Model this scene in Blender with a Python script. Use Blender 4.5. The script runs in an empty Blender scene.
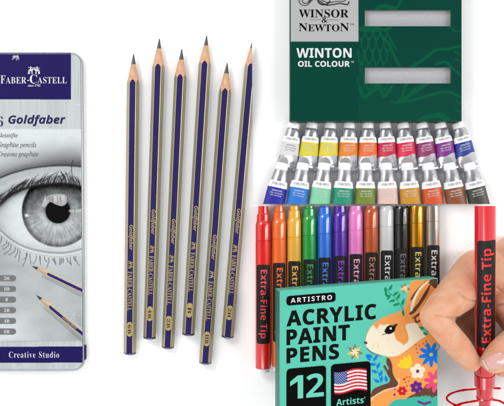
import bpy, bmesh, math, random
import numpy as np
from mathutils import Vector, Matrix
from mathutils.bvhtree import BVHTree
from mathutils.geometry import tessellate_polygon
random.seed(7); rng = np.random.default_rng(7)
S = 0.00056          # metres per drawing unit (a pencil is 17 cm long)
D = 1000.0           # camera height in drawing units
CX, CY = 252.0, 203.0
scene = bpy.context.scene
COL = scene.collection
PI = math.pi

def W(x, y, z=0.0):
    k = (D - z) / D
    return Vector(((x - CX) * k, (CY - y) * k, z))

# ------------------------------------------------------------------ colour and materials
def lin(v):
    v /= 255.0
    return v / 12.92 if v <= 0.04045 else ((v + 0.055) / 1.055) ** 2.4
ALB = 0.67
def c(r, g, b, f=ALB):
    return (lin(r) * f, lin(g) * f, lin(b) * f)

_m = {}
def mat(name, col, rough=0.45, metal=0.0, coat=0.0, noise=None, bump=None, sss=0.0, stretch=(1, 1, 1), spec=0.5, trans=0.0):
    if name in _m: return _m[name]
    m = bpy.data.materials.new(name); m.use_nodes = True
    nt = m.node_tree; b = nt.nodes['Principled BSDF']
    b.inputs['Base Color'].default_value = (*col, 1)
    b.inputs['Roughness'].default_value = rough
    b.inputs['Metallic'].default_value = metal
    b.inputs['Coat Weight'].default_value = coat
    b.inputs['Coat Roughness'].default_value = 0.08
    b.inputs['Specular IOR Level'].default_value = spec
    if sss:
        b.inputs['Subsurface Weight'].default_value = sss
        b.inputs['Subsurface Radius'].default_value = (1.0, 0.35, 0.18)
        b.inputs['Subsurface Scale'].default_value = 7 * S
    if trans: b.inputs['Transmission Weight'].default_value = trans
    if noise or bump:
        tc = nt.nodes.new('ShaderNodeTexCoord'); mp = nt.nodes.new('ShaderNodeMapping')
        mp.inputs['Scale'].default_value = stretch
        nt.links.new(tc.outputs['Object'], mp.inputs['Vector'])
    if noise:
        per, amt = noise
        n = nt.nodes.new('ShaderNodeTexNoise'); n.inputs['Scale'].default_value = 1 / (per * S); n.inputs['Detail'].default_value = 4
        nt.links.new(mp.outputs['Vector'], n.inputs['Vector'])
        r = nt.nodes.new('ShaderNodeMapRange')
        r.inputs['From Min'].default_value = 0.3; r.inputs['From Max'].default_value = 0.7
        r.inputs['To Min'].default_value = 1 - amt; r.inputs['To Max'].default_value = 1 + amt
        nt.links.new(n.outputs['Fac'], r.inputs['Value'])
        mx = nt.nodes.new('ShaderNodeVectorMath'); mx.operation = 'SCALE'
        mx.inputs[0].default_value = col
        nt.links.new(r.outputs['Result'], mx.inputs['Scale'])
        nt.links.new(mx.outputs['Vector'], b.inputs['Base Color'])
    if bump:
        per, st = bump
        n = nt.nodes.new('ShaderNodeTexNoise'); n.inputs['Scale'].default_value = 1 / (per * S); n.inputs['Detail'].default_value = 3
        nt.links.new(mp.outputs['Vector'], n.inputs['Vector'])
        bp = nt.nodes.new('ShaderNodeBump'); bp.inputs['Strength'].default_value = st; bp.inputs['Distance'].default_value = 0.4 * S
        nt.links.new(n.outputs['Fac'], bp.inputs['Height']); nt.links.new(bp.outputs['Normal'], b.inputs['Normal'])
    _m[name] = m
    return m

def print_mat(name, rough=0.4, coat=0.0, bump=None):
    m = mat(name, (0.5, 0.5, 0.5), rough, coat=coat, bump=bump)
    nt = m.node_tree
    a = nt.nodes.new('ShaderNodeAttribute'); a.attribute_name = 'print'
    nt.links.new(a.outputs['Color'], nt.nodes['Principled BSDF'].inputs['Base Color'])
    nt.nodes['Principled BSDF'].inputs['Specular IOR Level'].default_value = .07
    return m

# ------------------------------------------------------------------ geometry collector (local drawing units)
class G:
    def __init__(s): s.v = []; s.f = []; s.m = []
    def add(s, vs, fs, m=0):
        o = len(s.v); s.v += [tuple(p) for p in vs]
        s.f += [tuple(i + o for i in f) for f in fs]
        s.m += ([m] * len(fs) if isinstance(m, int) else list(m))
        return s
    def rings(s, rings, m=0, cap0=True, cap1=True, closed=True):
        n = len(rings[0]); vs = [p for r in rings for p in r]; fs = []; ms = []
        for i in range(len(rings) - 1):
            for j in range(n if closed else n - 1):
                k = (j + 1) % n
                fs.append((i * n + j, i * n + k, (i + 1) * n + k, (i + 1) * n + j))
                ms.append(m(i, j) if callable(m) else m)
        if cap0: fs.append(tuple(range(n))[::-1]); ms.append(m(0, 0) if callable(m) else m)
        if cap1: fs.append(tuple((len(rings) - 1) * n + j for j in range(n))); ms.append(m(len(rings) - 2, 0) if callable(m) else m)
        return s.add(vs, fs, ms)
    def lathe(s, prof, seg=40, m=0, zc=0.0, xc=0.0):      # axis = local y
        return s.rings([[(xc + r * math.cos(2 * PI * j / seg), y, zc + r * math.sin(2 * PI * j / seg)) for j in range(seg)] for y, r in prof], m)
    def box(s, x0, x1, y0, y1, z0, z1, m=0):
        vs = [(x, y, z) for z in (z0, z1) for y in (y0, y1) for x in (x0, x1)]
        return s.add(vs, [(0, 2, 3, 1), (4, 5, 7, 6), (0, 1, 5, 4), (2, 6, 7, 3), (0, 4, 6, 2), (1, 3, 7, 5)], m)

def props(o, **k):
    for a, b in k.items():
        if b is not None: o[a] = b

class Thing:
    """An Empty at the thing's base; .M maps local drawing units to world drawing units."""
    def __init__(s, name, label, cat, M, group=None, cut=None, kind=None):
        s.M = M; s.cut = cut
        o = bpy.data.objects.new(name, None); COL.objects.link(o)
        o.empty_display_size = 5 * S
        loc, rot, sc = M.decompose()
        o.matrix_world = Matrix.Translation(loc * S) @ rot.to_matrix().to_4x4()
        props(o, label=label, category=cat, group=group, kind=kind)
        s.o = o; s.k = sc.x

def build(name, g, mats, parent=None, M=None, cut=None, angle=35, smooth=True, bevel=0, bevel_seg=2, k=1.0, merge=True):
    bm = bmesh.new()
    vs = [bm.verts.new(p) for p in g.v]
    for f, mi in zip(g.f, g.m):
        try:
            F = bm.faces.new([vs[i] for i in f]); F.material_index = mi; F.smooth = smooth
        except ValueError: pass
    if merge: bmesh.ops.remove_doubles(bm, verts=bm.verts, dist=1e-4)
    if bevel:
        bmesh.ops.recalc_face_normals(bm, faces=bm.faces)
        es = [e for e in bm.edges if len(e.link_faces) == 2 and e.calc_face_angle(0) > math.radians(40)]
        bmesh.ops.bevel(bm, geom=es, offset=bevel, segments=bevel_seg, affect='EDGES', profile=0.5)
    if cut:
        co, no = cut        # world drawing units
        Mi = M.inverted() if M else Matrix.Identity(4)
        r = bmesh.ops.bisect_plane(bm, geom=bm.verts[:] + bm.edges[:] + bm.faces[:], plane_co=Mi @ Vector(co),
                                   plane_no=(Mi.to_3x3() @ Vector(no)).normalized(), clear_outer=True, dist=1e-5)
        es = [e for e in r['geom_cut'] if isinstance(e, bmesh.types.BMEdge) and e.is_boundary]
        if len(es) > 2 and not name.startswith(('lettering', 'label')): 
            try: bmesh.ops.holes_fill(bm, edges=es, sides=0)
            except Exception: pass
    if merge: bmesh.ops.recalc_face_normals(bm, faces=bm.faces)
    for v in bm.verts: v.co *= S * k
    me = bpy.data.meshes.new(name); bm.to_mesh(me); bm.free()
    for m in (mats if isinstance(mats, (list, tuple)) else [mats]): me.materials.append(m)
    if smooth: me.set_sharp_from_angle(angle=math.radians(angle))
    o = bpy.data.objects.new(name, me); COL.objects.link(o)
    if parent: o.parent = parent
    return o

def part(t, name, g, mats, parent=None, **kw):
    return build(name, g, mats, parent or t.o, M=t.M, cut=t.cut, **kw)

# ------------------------------------------------------------------ lettering
def mth(s, base):
    out = ''
    for ch in s:
        if base == 0x1D434 and ch == 'h': out += '\u210e'
        elif 'A' <= ch <= 'Z': out += chr(base + ord(ch) - 65)
        elif 'a' <= ch <= 'z': out += chr(base + 26 + ord(ch) - 97)
        elif ch.isdigit() and base == 0x1D400: out += chr(0x1D7CE + int(ch))
        elif ch.isdigit() and base == 0x1D5D4: out += chr(0x1D7EC + int(ch))
        else: out += ch
    return out
SERIF, BITAL, ITAL, SANS, SITAL = 0x1D400, 0x1D468, 0x1D434, 0x1D5D4, 0x1D608
_t = {}
def glyphs(s, style=None, off=0.0, space=1.0):
    key = (s, style, off, space)
    if key in _t: return _t[key]
    cu = bpy.data.curves.new('glyphs', 'FONT'); cu.body = mth(s, style) if style else s
    cu.size = 1; cu.offset = off; cu.space_character = space; cu.resolution_u = 3
    ob = bpy.data.objects.new('glyphs', cu); COL.objects.link(ob)
    bpy.context.view_layer.update()
    me = bpy.data.meshes.new_from_object(ob.evaluated_get(bpy.context.evaluated_depsgraph_get()))
    bpy.data.objects.remove(ob); bpy.data.curves.remove(cu)
    v = [(p.co.x, p.co.y) for p in me.vertices]; f = [tuple(p.vertices) for p in me.polygons]
    x0 = min(p[0] for p in v); x1 = max(p[0] for p in v); y0 = min(p[1] for p in v); y1 = max(p[1] for p in v)
    v = [((p[0] - x0) / (x1 - x0), (p[1] - y0) / (y1 - y0)) for p in v]
    bpy.data.meshes.remove(me)
    _t[key] = (v, f); return _t[key]

def text(g, s, x0, y0, x1, y1, way='right', style=None, off=0.0, m=0, fn=None, space=1.0, slices=None):
    """fit s in the local box; way = reading direction; fn lifts (x, y) onto a surface."""
    v, f = glyphs(s, style, off, space)
    out = []
    for u, w in v:
        if way == 'right': out.append((x0 + u * (x1 - x0), y0 + w * (y1 - y0)))
        elif way == 'down': out.append((x0 + w * (x1 - x0), y1 - u * (y1 - y0)))
        else: out.append((x1 - w * (x1 - x0), y0 + u * (y1 - y0)))
    if slices:
        bm = bmesh.new(); vs = [bm.verts.new((a, b, 0)) for a, b in out]
        for q in f:
            try: bm.faces.new([vs[i] for i in q])
            except ValueError: pass
        n = max(1, int((x1 - x0) / slices))
        for i in range(1, n):
            bmesh.ops.bisect_plane(bm, geom=bm.verts[:] + bm.edges[:] + bm.faces[:], plane_co=(x0 + (x1 - x0) * i / n, 0, 0), plane_no=(1, 0, 0))
        bm.verts.index_update()
        out = [(a.co.x, a.co.y) for a in bm.verts]; f = [tuple(a.index for a in q.verts) for q in bm.faces]
        bm.free()
    fn = fn or (lambda x, y: (x, y, 0.0))
    g.add([fn(a, b) for a, b in out], f, m)

def poly(g, pts, m=0, fn=None):
    fn = fn or (lambda x, y: (x, y, 0.0))
    tr = tessellate_polygon([[Vector((a, b, 0)) for a, b in pts]])
    g.add([fn(a, b) for a, b in pts], [tuple(t) for t in tr], m)

def rrect(x0, x1, y0, y1, r, n=6):
    pts = []
    for cx, cy, a in ((x1 - r, y1 - r, 0), (x0 + r, y1 - r, 90), (x0 + r, y0 + r, 180), (x1 - r, y0 + r, 270)):
        for i in range(n + 1):
            t = math.radians(a + 90 * i / n); pts.append((cx + r * math.cos(t), cy + r * math.sin(t)))
    return pts

# ------------------------------------------------------------------ printed artwork, painted on a fine grid of vertices
class Print:
    def __init__(s, x0, x1, y0, y1, st=0.5, ss=2, base=(0.8, 0.8, 0.8)):
        s.x0, s.y0, s.st, s.ss = x0, y0, st, ss
        s.nx = int(round((x1 - x0) / st)) + 1; s.ny = int(round((y1 - y0) / st)) + 1
        sx = x0 - st / 2 + (np.arange(s.nx * ss) + 0.5) * st / ss
        sy = y0 - st / 2 + (np.arange(s.ny * ss) + 0.5) * st / ss
        s.X, s.Y = np.meshgrid(sx, sy)
        s.I = np.ones(s.X.shape + (3,)) * np.array(base)
        s.sx, s.sy = sx, sy
    def _win(s, x0, x1, y0, y1):
        i0, i1 = np.searchsorted(s.sx, [x0, x1]); j0, j1 = np.searchsorted(s.sy, [y0, y1])
        return slice(j0, j1), slice(i0, i1)
    def blend(s, w, col, a):
        a = np.clip(a, 0, 1)[..., None]
        s.I[w] = s.I[w] * (1 - a) + np.array(col) * a
    def fill(s, pts, col, a=1.0):
        xs = [p[0] for p in pts]; ys = [p[1] for p in pts]
        w = s._win(min(xs), max(xs), min(ys), max(ys)); X, Y = s.X[w], s.Y[w]
        ins = np.zeros(X.shape, bool); n = len(pts)
        for i in range(n):
            xa, ya = pts[i]; xb, yb = pts[(i + 1) % n]
            if ya == yb: continue
            cnd = ((ya > Y) != (yb > Y)) & (X < (xb - xa) * (Y - ya) / (yb - ya) + xa)
            ins ^= cnd
        s.blend(w, col, ins * a)
    def stroke(s, pts, wd, col, a=1.0, soft=0.25):
        n = len(pts); wds = wd if isinstance(wd, (list, tuple)) else [wd] * n
        for i in range(n - 1):
            (xa, ya), (xb, yb) = pts[i], pts[i + 1]; wa, wb = wds[i] / 2, wds[i + 1] / 2
            p = max(wa, wb) + 1
            w = s._win(min(xa, xb) - p, max(xa, xb) + p, min(ya, yb) - p, max(ya, yb) + p); X, Y = s.X[w], s.Y[w]
            if X.size == 0: continue
            L2 = (xb - xa) ** 2 + (yb - ya) ** 2 + 1e-9
            t = np.clip(((X - xa) * (xb - xa) + (Y - ya) * (yb - ya)) / L2, 0, 1)
            d = np.hypot(X - xa - t * (xb - xa), Y - ya - t * (yb - ya)) - (wa + (wb - wa) * t)
            s.blend(w, col, a * (0.5 - d / (2 * soft)))
    def disc(s, x, y, rx, ry, col, a=1.0, rot=0.0, soft=0.15):
        R = max(rx, ry) + 2
        w = s._win(x - R, x + R, y - R, y + R); X, Y = s.X[w] - x, s.Y[w] - y
        cr, sr = math.cos(rot), math.sin(rot)
        q = np.hypot((X * cr + Y * sr) / rx, (-X * sr + Y * cr) / ry)
        s.blend(w, col, a * (0.5 - (q - 1) * min(rx, ry) / (2 * soft)))
    def mesh(s, name, fn, parent, m, keep=None, k=1.0):
        A = s.I.reshape(s.ny, s.ss, s.nx, s.ss, 3).mean(axis=(1, 3))
        xs = s.x0 + np.arange(s.nx) * s.st; ys = s.y0 + np.arange(s.ny) * s.st
        X, Y = np.meshgrid(xs, ys)
        co = fn(X, Y) * S * k                                # (ny, nx, 3)
        idx = np.arange(s.nx * s.ny).reshape(s.ny, s.nx)
        q = np.stack([idx[:-1, :-1], idx[1:, :-1], idx[1:, 1:], idx[:-1, 1:]], -1)
        if keep is not None:
            mk = keep((X[:-1, :-1] + X[1:, 1:]) / 2, (Y[:-1, :-1] + Y[1:, 1:]) / 2); q = q[mk]
        q = q.reshape(-1, 4)
        me = bpy.data.meshes.new(name)
        me.vertices.add(s.nx * s.ny); me.vertices.foreach_set('co', co.reshape(-1).astype(np.float32))
        me.loops.add(q.size); me.loops.foreach_set('vertex_index', q.reshape(-1).astype(np.int32))
        me.polygons.add(len(q)); me.polygons.foreach_set('loop_start', np.arange(0, q.size, 4, dtype=np.int32))
        me.update(calc_edges=True)
        at = me.color_attributes.new('print', 'FLOAT_COLOR', 'POINT')
        at.data.foreach_set('color', np.concatenate([A.reshape(-1, 3), np.ones((s.nx * s.ny, 1))], 1).reshape(-1).astype(np.float32))
        me.materials.append(m)
        o = bpy.data.objects.new(name, me); COL.objects.link(o); o.parent = parent
        return o

def vnoise(X, Y, px, py, seed=0):
    r = np.random.default_rng(seed); T = r.random((97, 97))
    u = X / px; v = Y / py; i = np.floor(u).astype(int); j = np.floor(v).astype(int); fu = u - i; fv = v - j
    fu = fu * fu * (3 - 2 * fu); fv = fv * fv * (3 - 2 * fv)
    g = lambda a, b: T[b % 97, a % 97]
    return (g(i, j) * (1 - fu) + g(i + 1, j) * fu) * (1 - fv) + (g(i, j + 1) * (1 - fu) + g(i + 1, j + 1) * fu) * fv
def sst(a, b, x):
    t = np.clip((x - a) / (b - a), 0, 1); return t * t * (3 - 2 * t)
def smooth_line(pts, n=8):
    out = []; P = [pts[0]] + list(pts) + [pts[-1]]
    for i in range(1, len(P) - 2):
        p0, p1, p2, p3 = P[i - 1], P[i], P[i + 1], P[i + 2]
        for j in range(n):
            t = j / n
            out.append(tuple(0.5 * (2 * p1[d] + (p2[d] - p0[d]) * t + (2 * p0[d] - 5 * p1[d] + 4 * p2[d] - p3[d]) * t * t + (3 * p1[d] - p0[d] - 3 * p2[d] + p3[d]) * t ** 3) for d in (0, 1)))
    out.append(tuple(pts[-1])); return out

# ================================================================== SETTING
white = mat('white_sheet', (0.93, 0.93, 0.93), 0.7, noise=(60, 0.004))
g = G(); g.box(-900, 900, -900, 900, -12, 0)
o = build('tabletop', g, white, smooth=False); props(o, kind='structure')
g = G(); poly(g, [(0.2, -1), (0.2, 320), (330, 320), (330, -1)], fn=lambda x, y: (x, y, 0.25))
o = build('paper_sheet', g, mat('paper_sheet', (0.92, 0.92, 0.922), 0.7, noise=(80, 0.006)), smooth=False); props(o, kind='structure')

# ================================================================== PENCILS
navy = mat('navy_lacquer', c(44, 32, 96), 0.28, coat=0.35, noise=(9, 0.08), stretch=(1, .15, 1))
goldp = mat('dull_gold_lacquer', c(172, 163, 116), 0.36, metal=0.25, coat=0.3, noise=(6, 0.06), stretch=(1, .1, 1))
goldl = mat('gold_edge_highlight', c(205, 202, 178), 0.3, metal=0.3)  # pale stripe on the barrel corners, edge highlight painted into the lacquer
wood = mat('cedar_wood', c(230, 180, 142), 0.65, noise=(2.0, 0.2), stretch=(1, .12, 1), bump=(1.5, 0.25))
lead = mat('graphite', c(92, 94, 98), 0.38, metal=0.45, noise=(1.5, 0.15))
foil = mat('gold_foil', c(226, 196, 128), 0.35, metal=0.35)
dark = mat('dark_print', c(30, 26, 40), 0.5)

def emblem(gg, x, y, s, fn, m=0):
    """two small jousting riders (reading upright, centred at x, y, width 2*s)"""
    for q in (-1, 1):
        P = lambda pts: poly(gg, [(x + q * a * s, y + b * s) for a, b in pts], m, fn)
        P([(0.12, 0.0), (0.3, 0.18), (0.62, 0.2), (0.85, 0.02), (0.72, -0.1), (0.3, -0.08)])     # horse
        P([(0.12, 0.02), (0.02, 0.3), (0.12, 0.36), (0.3, 0.16)])                                  # neck
        P([(0.4, 0.18), (0.36, 0.5), (0.5, 0.62), (0.6, 0.45), (0.58, 0.18)])                      # rider
        for a in (0.22, 0.36, 0.66, 0.8): P([(a, -0.05), (a + .08, -0.05), (a + .02 + .08 * (a > .5), -0.5), (a - .05, -0.5)])
    poly(gg, [(x - s * .9, y + s * .42), (x + s * .9, y + s * .3), (x + s * .9, y + s * .36), (x - s * .9, y + s * .48)], m, fn)

def make_pencil(tip, end, w0, grade, label, cut=None):
    z0 = 5.5
    a, b = W(*tip, z0), W(*end, z0)
    L = (a - b).length; d = (a - b).normalized()
    M = Matrix.Translation(a) @ Matrix.Rotation(math.atan2(-d.x, d.y), 4, 'Z')
    t = Thing('pencil', label, 'pencil', M, 'graphite pencils standing side by side in a row', cut)
    R = w0 / 2                                              # corner radius
    ap = R * math.cos(PI / 6)
    seg = 72
    def hexr(ph):
        q = (ph + PI / 2 + PI / 6) % (PI / 3) - PI / 6      # flat face up
        return min(ap / math.cos(q), R * 0.985)
    slope = 0.198; ang = [2 * PI * (j + .5) / seg for j in range(seg)]
    yb = [-(hexr(p) - 0.45) / slope - 1.2 * 0 for p in ang]
    # wood cone with scalloped edge, lead and lacquered body
    gw = G(); ll = -9.5 - random.random() * 1.5; rl = 0.45 - ll * slope
    rings = [[(r_ * math.cos(p), y_, r_ * math.sin(p)) for p in ang] for y_, r_ in [(ll, rl), (ll - 5, rl + 5 * slope), (ll - 10, rl + 10 * slope)]]
    rings.append([(hexr(p) * math.cos(p), y, hexr(p) * math.sin(p)) for p, y in zip(ang, yb)])
    gw.rings(rings, cap1=False); 
    part(t, 'wood_cone', gw, wood)
    gl = G(); gl.lathe([(0.4, 0.18), (0, 0.5), (-3, 0.45 + 3 * slope), (ll - .02, rl), (ll - .6, rl - .5)], 24)
    part(t, 'lead', gl, lead)
    ys = [0, 0.25, 0.5, 0.75, 1]
    def mt(i, j):
        ph = math.degrees((ang[j] + ang[(j + 1) % seg]) / 2) % 360 if j < seg - 1 else 0.0
        f = (ph - 60) % 60
        if f < 4.0 or f > 56.0: return 2
        return 0 if int(((ph - 60) % 360) // 60) % 2 == 0 else 1
    gb = G(); 
    def rr(y, k=1.0): return [(k * hexr(p) * math.cos(p), y, k * hexr(p) * math.sin(p)) for p in ang]
    gb.rings([[(hexr(p) * math.cos(p), y, hexr(p) * math.sin(p)) for p, y in zip(ang, yb)], rr(-45), rr(-110), rr(-200), rr(-L + 2.2)], mt, cap0=False, cap1=False)
    body = part(t, 'barrel', gb, [navy, goldp, goldl], angle=20)
    ge = G(); ge.rings([rr(-L + 2.3, 1.012), rr(-L + 1.2, 1.0), rr(-L + .4, .93), rr(-L, .75)], 0)
    part(t, 'end_cap', ge, mat('navy_dip', c(48, 34, 84), 0.25, coat=0.6), angle=50)
    zt = ap + 0.10
    fn = lambda x, y: (x, y, zt)
    g1 = G(); w = ap * 0.44
    text(g1, 'Goldfaber', -w, -L + 104, w * 1.05, -L + 129, 'down', SITAL, 0.02, 0, fn)
    text(g1, 'FABER-CASTELL', -w, -L + 44, w * .8, -L + 83, 'down', SERIF, 0, 0, fn)
    em = lambda x, y: (y, -x, zt)
    emblem(g1, L - 89.5, 0, 4.0, em)
    part(t, 'lettering', g1, foil, parent=body, merge=False, smooth=False)
    g2 = G(); poly(g2, rrect(-2.6, 2.6, -L + 18.5, -L + 33, 2.5), 0, fn)
    badge = part(t, 'grade_badge', g2, foil, parent=body, merge=False, smooth=False)
    g3 = G(); h = 3.2 if len(grade) == 1 else 4.6
    text(g3, grade, -1.7, -L + 25.7 - h, 1.7, -L + 25.7 + h, 'down', SERIF, 0, 0, lambda x, y: (x, y, zt + .1))
    part(t, 'grade_lettering', g3, dark, parent=body, merge=False, smooth=False)
    return t

PC = [((133.6, 54.4), (129.9, 354.5), '6B', 'navy and gold pencil farthest left in the row, marked 6B'),
      ((159.4, 38.9), (149.5, 339.0), '4B', 'navy and gold pencil second from the left, marked 4B on its badge'),
      ((181.8, 49.3), (167.8, 348.5), '2B', 'navy and gold pencil third from the left, marked 2B on its badge'),
      ((206.6, 36.0), (188.3, 335.5), 'B', 'navy and gold pencil reaching highest of the six, marked B'),
      ((227.2, 63.3), (205.2, 364.0), 'HB', 'navy and gold pencil reaching lowest of the six, marked HB'),
      ((253.2, 38.6), (227.5, 338.0), '2H', 'navy and gold pencil cut off along its right side, marked 2H')]
for i, (a, b, gr, lb) in enumerate(PC):
    make_pencil(a, b, 12.7, gr, lb, ((0.0, 0, 0), (1, 0, 0)) if i == 5 else None)

# ================================================================== PENCIL TIN
tt = Thing('pencil_tin', 'flat silver metal pencil tin with navy label and a grey printed eye drawing', 'tin',
           Matrix.Translation(W(34, 212, 8)) @ Matrix.Translation((0, 0, -8)))
KT = 0.992
def tin_loop(inset, z):
    x0, x1, y0, y1, r = -14 + inset, 82.3 - inset, 52.2 + inset, 371.3 - inset, 11.5 - inset
    return [((x + (2.2 * (y - 52) / 320 if x > 40 else 0) - 34) , (212 - y), z) for x, y in rrect(x0, x1, y0, y1, r, 10)]
steel = mat('tin_steel', c(190, 192, 196), 0.32, metal=0.85, noise=(4, 0.06), stretch=(1, .08, 1))
g = G(); g.rings([tin_loop(0.9, 0.0), tin_loop(0.4, .6), tin_loop(0.4, 3.4)])
part(tt, 'tin_base', g, steel, k=KT)
g = G(); g.rings([tin_loop(0.1, 2.6), tin_loop(0.0, 3), tin_loop(0.0, 6.4), tin_loop(0.3, 7.5), tin_loop(1.0, 8.1), tin_loop(1.7, 8.25), tin_loop(2.2, 8.1)])
lid = part(tt, 'lid', g, steel, k=KT)
# ---- artwork of the lid
gr = lambda v, t=(1, 1, 1): np.array([lin(v * t[0]) * ALB, lin(v * t[1]) * ALB, lin(v * t[2]) * ALB])
P = Print(-12, 83.4, 52.8, 370.6, 0.45, 2)
X, Y = P.X, P.Y
def tint(V, tr=.975, tg=1.0, tb=1.0):
    V = np.clip(V, 0, 255) / 255
    f = lambda q: np.where(q <= .04045, q / 12.92, ((q + .055) / 1.055) ** 2.4) * ALB
    return np.stack([f(V * tr), f(V * tg), f(V * tb)], -1)
brush = vnoise(X, Y, .8, 26, 3) * 10 + vnoise(X, Y, 2.3, 50, 4) * 10 + vnoise(X, Y, 14, 40, 5) * 8
V = 196 + brush                                                     # brushed silver ground
art = sst(128.5, 129.5, Y) * (1 - sst(338, 343, Y))
ipts = smooth_line([(-14, 206), (0, 203), (12, 194), (25, 188.5), (40, 185), (57, 183.5), (72, 184.5), (85, 188)])
lpts = smooth_line([(-14, 218), (0, 229), (13, 239.5), (27, 246.5), (44, 250.6), (60, 252), (72, 250.5), (85, 247)])
up = np.interp(X, [p[0] for p in ipts], [p[1] for p in ipts]); lo = np.interp(X, [p[0] for p in lpts], [p[1] for p in lpts])
cpts = smooth_line([(-14, 184), (0, 178), (13, 173), (30, 168.6), (50, 166), (66, 165.6), (85, 167)])
cr = np.interp(X, [p[0] for p in cpts], [p[1] for p in cpts])
A = 212 - 20 * sst(135, 160, Y) + vnoise(X, Y, 9, 6, 11) * 6 + vnoise(X, Y, 1.1, 1.1, 12) * 5
A = A - 62 * np.exp(-((Y - cr) / 5.5) ** 2) - 30 * np.exp(-((Y - cr + 8) / 14) ** 2) * sst(20, 80, X) - 28 * np.exp(-((Y - cr + 6) / 9) ** 2)
A = np.where(Y > cr, 176 - 34 * sst(cr, up, Y) + 24 * np.exp(-((Y - (cr + up) / 2) / 4) ** 2) + vnoise(X, Y, 2, 1.6, 13) * 10, A)
ball = 214 - 30 * sst(20, -8, X) - 46 * np.exp(-((Y - up) / 8) ** 2) - 16 * np.exp(-((Y - lo) / 5) ** 2) + vnoise(X, Y, 5, 4, 14) * 6
A = np.where((Y > up), ball, A)
below = 190 + 18 * np.exp(-((Y - lo - 3.5) / 2.4) ** 2) - 14 * sst(lo + 6, lo + 26, Y) - 52 * np.exp(-((Y - lo) / 1.1) ** 2) + 24 * sst(300, 330, Y) * sst(50, 10, X) \
    - 22 * sst(60, 85, X) * sst(290, 340, Y) + vnoise(X, Y, 12, 7, 15) * 10 + vnoise(X, Y, 1.0, 1.0, 16) * 5 - 10 * sst(30, 0, X) * sst(320, 260, Y)
A = np.where(Y > lo, below, A)
ix, iy, ir = 58.0, 211.0, 36.0
rad = np.hypot(X - ix, Y - iy); th = np.arctan2(Y - iy, X - ix)
spoke = vnoise(th * 60 + 400, rad, 1.0, 9, 17) * .6 + vnoise(th * 110 + 700, rad, 1.0, 6, 18) * .4
iris = 84 + 26 * vnoise(X, Y, 3.2, 3.2, 21) + 14 * vnoise(X, Y, 1.2, 1.2, 22) + (24 + 38 * sst(up + 14, up + 40, Y)) * spoke + 30 * sst(up + 14, up + 40, Y) - 64 * sst(29, 36, rad) - 44 * sst(up + 22, up + 1, Y) + 22 * np.exp(-((rad - 17) / 5) ** 2) - 30 * sst(16, 12, rad)
iris = np.where(rad > ir, iris, iris)
inside = (sst(ir + 1.0, ir - 1.0, rad)) * (Y > up) * (Y < lo)
A = A * (1 - inside) + iris * inside
A = np.where((Y > up) & (Y < up + 7), A - 60 * sst(up + 7, up, Y), A)
pup = sst(13.0, 11.8, rad); A = A * (1 - pup) + 22 * pup
A = 128 + (A - 128) * 1.14 + 6
V = V * (1 - art) + A * art
V = np.where(X > 81.2 + 2.2 * (Y - 52) / 320 - 1.4, V * (1 - art) + (V + 22) * art, V)
P.I = tint(V, .965, .995, 1.0)
# reflections in the eye
P.fill(smooth_line([(42, 206), (44, 199), (50, 195), (58, 194), (66, 195.5), (66.5, 203), (62, 206), (56, 204.5), (50, 202), (45, 207), (42, 206)]), gr(206), .7)
for q in range(16): x_ = 45 + q * 1.35; P.stroke([(x_, 195.5 + random.uniform(0, 2)), (x_ + .5, 200 + random.uniform(-1, 4))], random.uniform(.4, 1.2), gr(random.choice([110, 150, 235, 245])), .6, .5)
P.stroke([(70, 211), (82, 210.5)], [2.0, 3.4], gr(196), .75, .6)
P.stroke([(75, 208), (74.5, 214)], .8, gr(90), .6)
P.disc(26.8, 215.5, 1.8, 1.5, gr(232), .95, soft=.6)
P.stroke([(0, 206), (6, 199), (14, 193.2), (26, 188)], 1.6, gr(50), .7, .6)
P.stroke(cpts, 1.5, gr(40), .75, .7)
P.stroke(ipts, 1.8, gr(34), .8, .8)
P.stroke([(p[0], p[1] + 1.6) for p in lpts], .6, gr(80), .6, .4)
P.stroke([(p[0], p[1] + 5.2 - .01 * p[0]) for p in lpts], .5, gr(120), .5, .4)
for q in range(58):                                                 # upper lashes
    x = -6 + q * 1.52 + random.uniform(-.8, .8); y = float(np.interp(x, [p[0] for p in ipts], [p[1] for p in ipts]))
    ln = random.uniform(7, 13); lean = 9 - x * .06 + random.uniform(-5, 4)
    if x > 62: lean = -2 + random.uniform(-3, 2)
    P.stroke(smooth_line([(x, y + .6), (x + lean * .2, y - ln * .42), (x + lean * .75, y - ln * .78), (x + lean * 1.25, y - ln)], 3), [1.0] * 4 + [.7] * 3 + [.4] * 3, gr(26), .8, .4)
for q in range(17):                                                 # tangled lashes on the left
    x = random.uniform(-6, 22); y = 200 - x * .55 + random.uniform(-5, 5)
    P.stroke(smooth_line([(x, y), (x + 4, y - 3), (x + 9, y - 3 - random.uniform(0, 4))], 3), .6, gr(34), .75, .35)
P.stroke(smooth_line([(73, 178), (71.5, 170), (72.8, 160)], 4), .8, gr(44), .8)
for q in range(24):                                                 # lower lashes
    x = 2 + q * 3.3 + random.uniform(-2.2, 2.2); y = float(np.interp(x, [p[0] for p in lpts], [p[1] for p in lpts])) + 6.2
    ln = random.uniform(4.5, 12) * (1.35 if q in (7, 8, 9, 10) else 1); lean = -6 + x * .13 + random.uniform(-3.5, 3.5)
    P.stroke(smooth_line([(x, y), (x + lean * .1, y + ln * .5), (x + lean * .9, y + ln)], 4), .65, gr(62), .75, .4)
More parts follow.
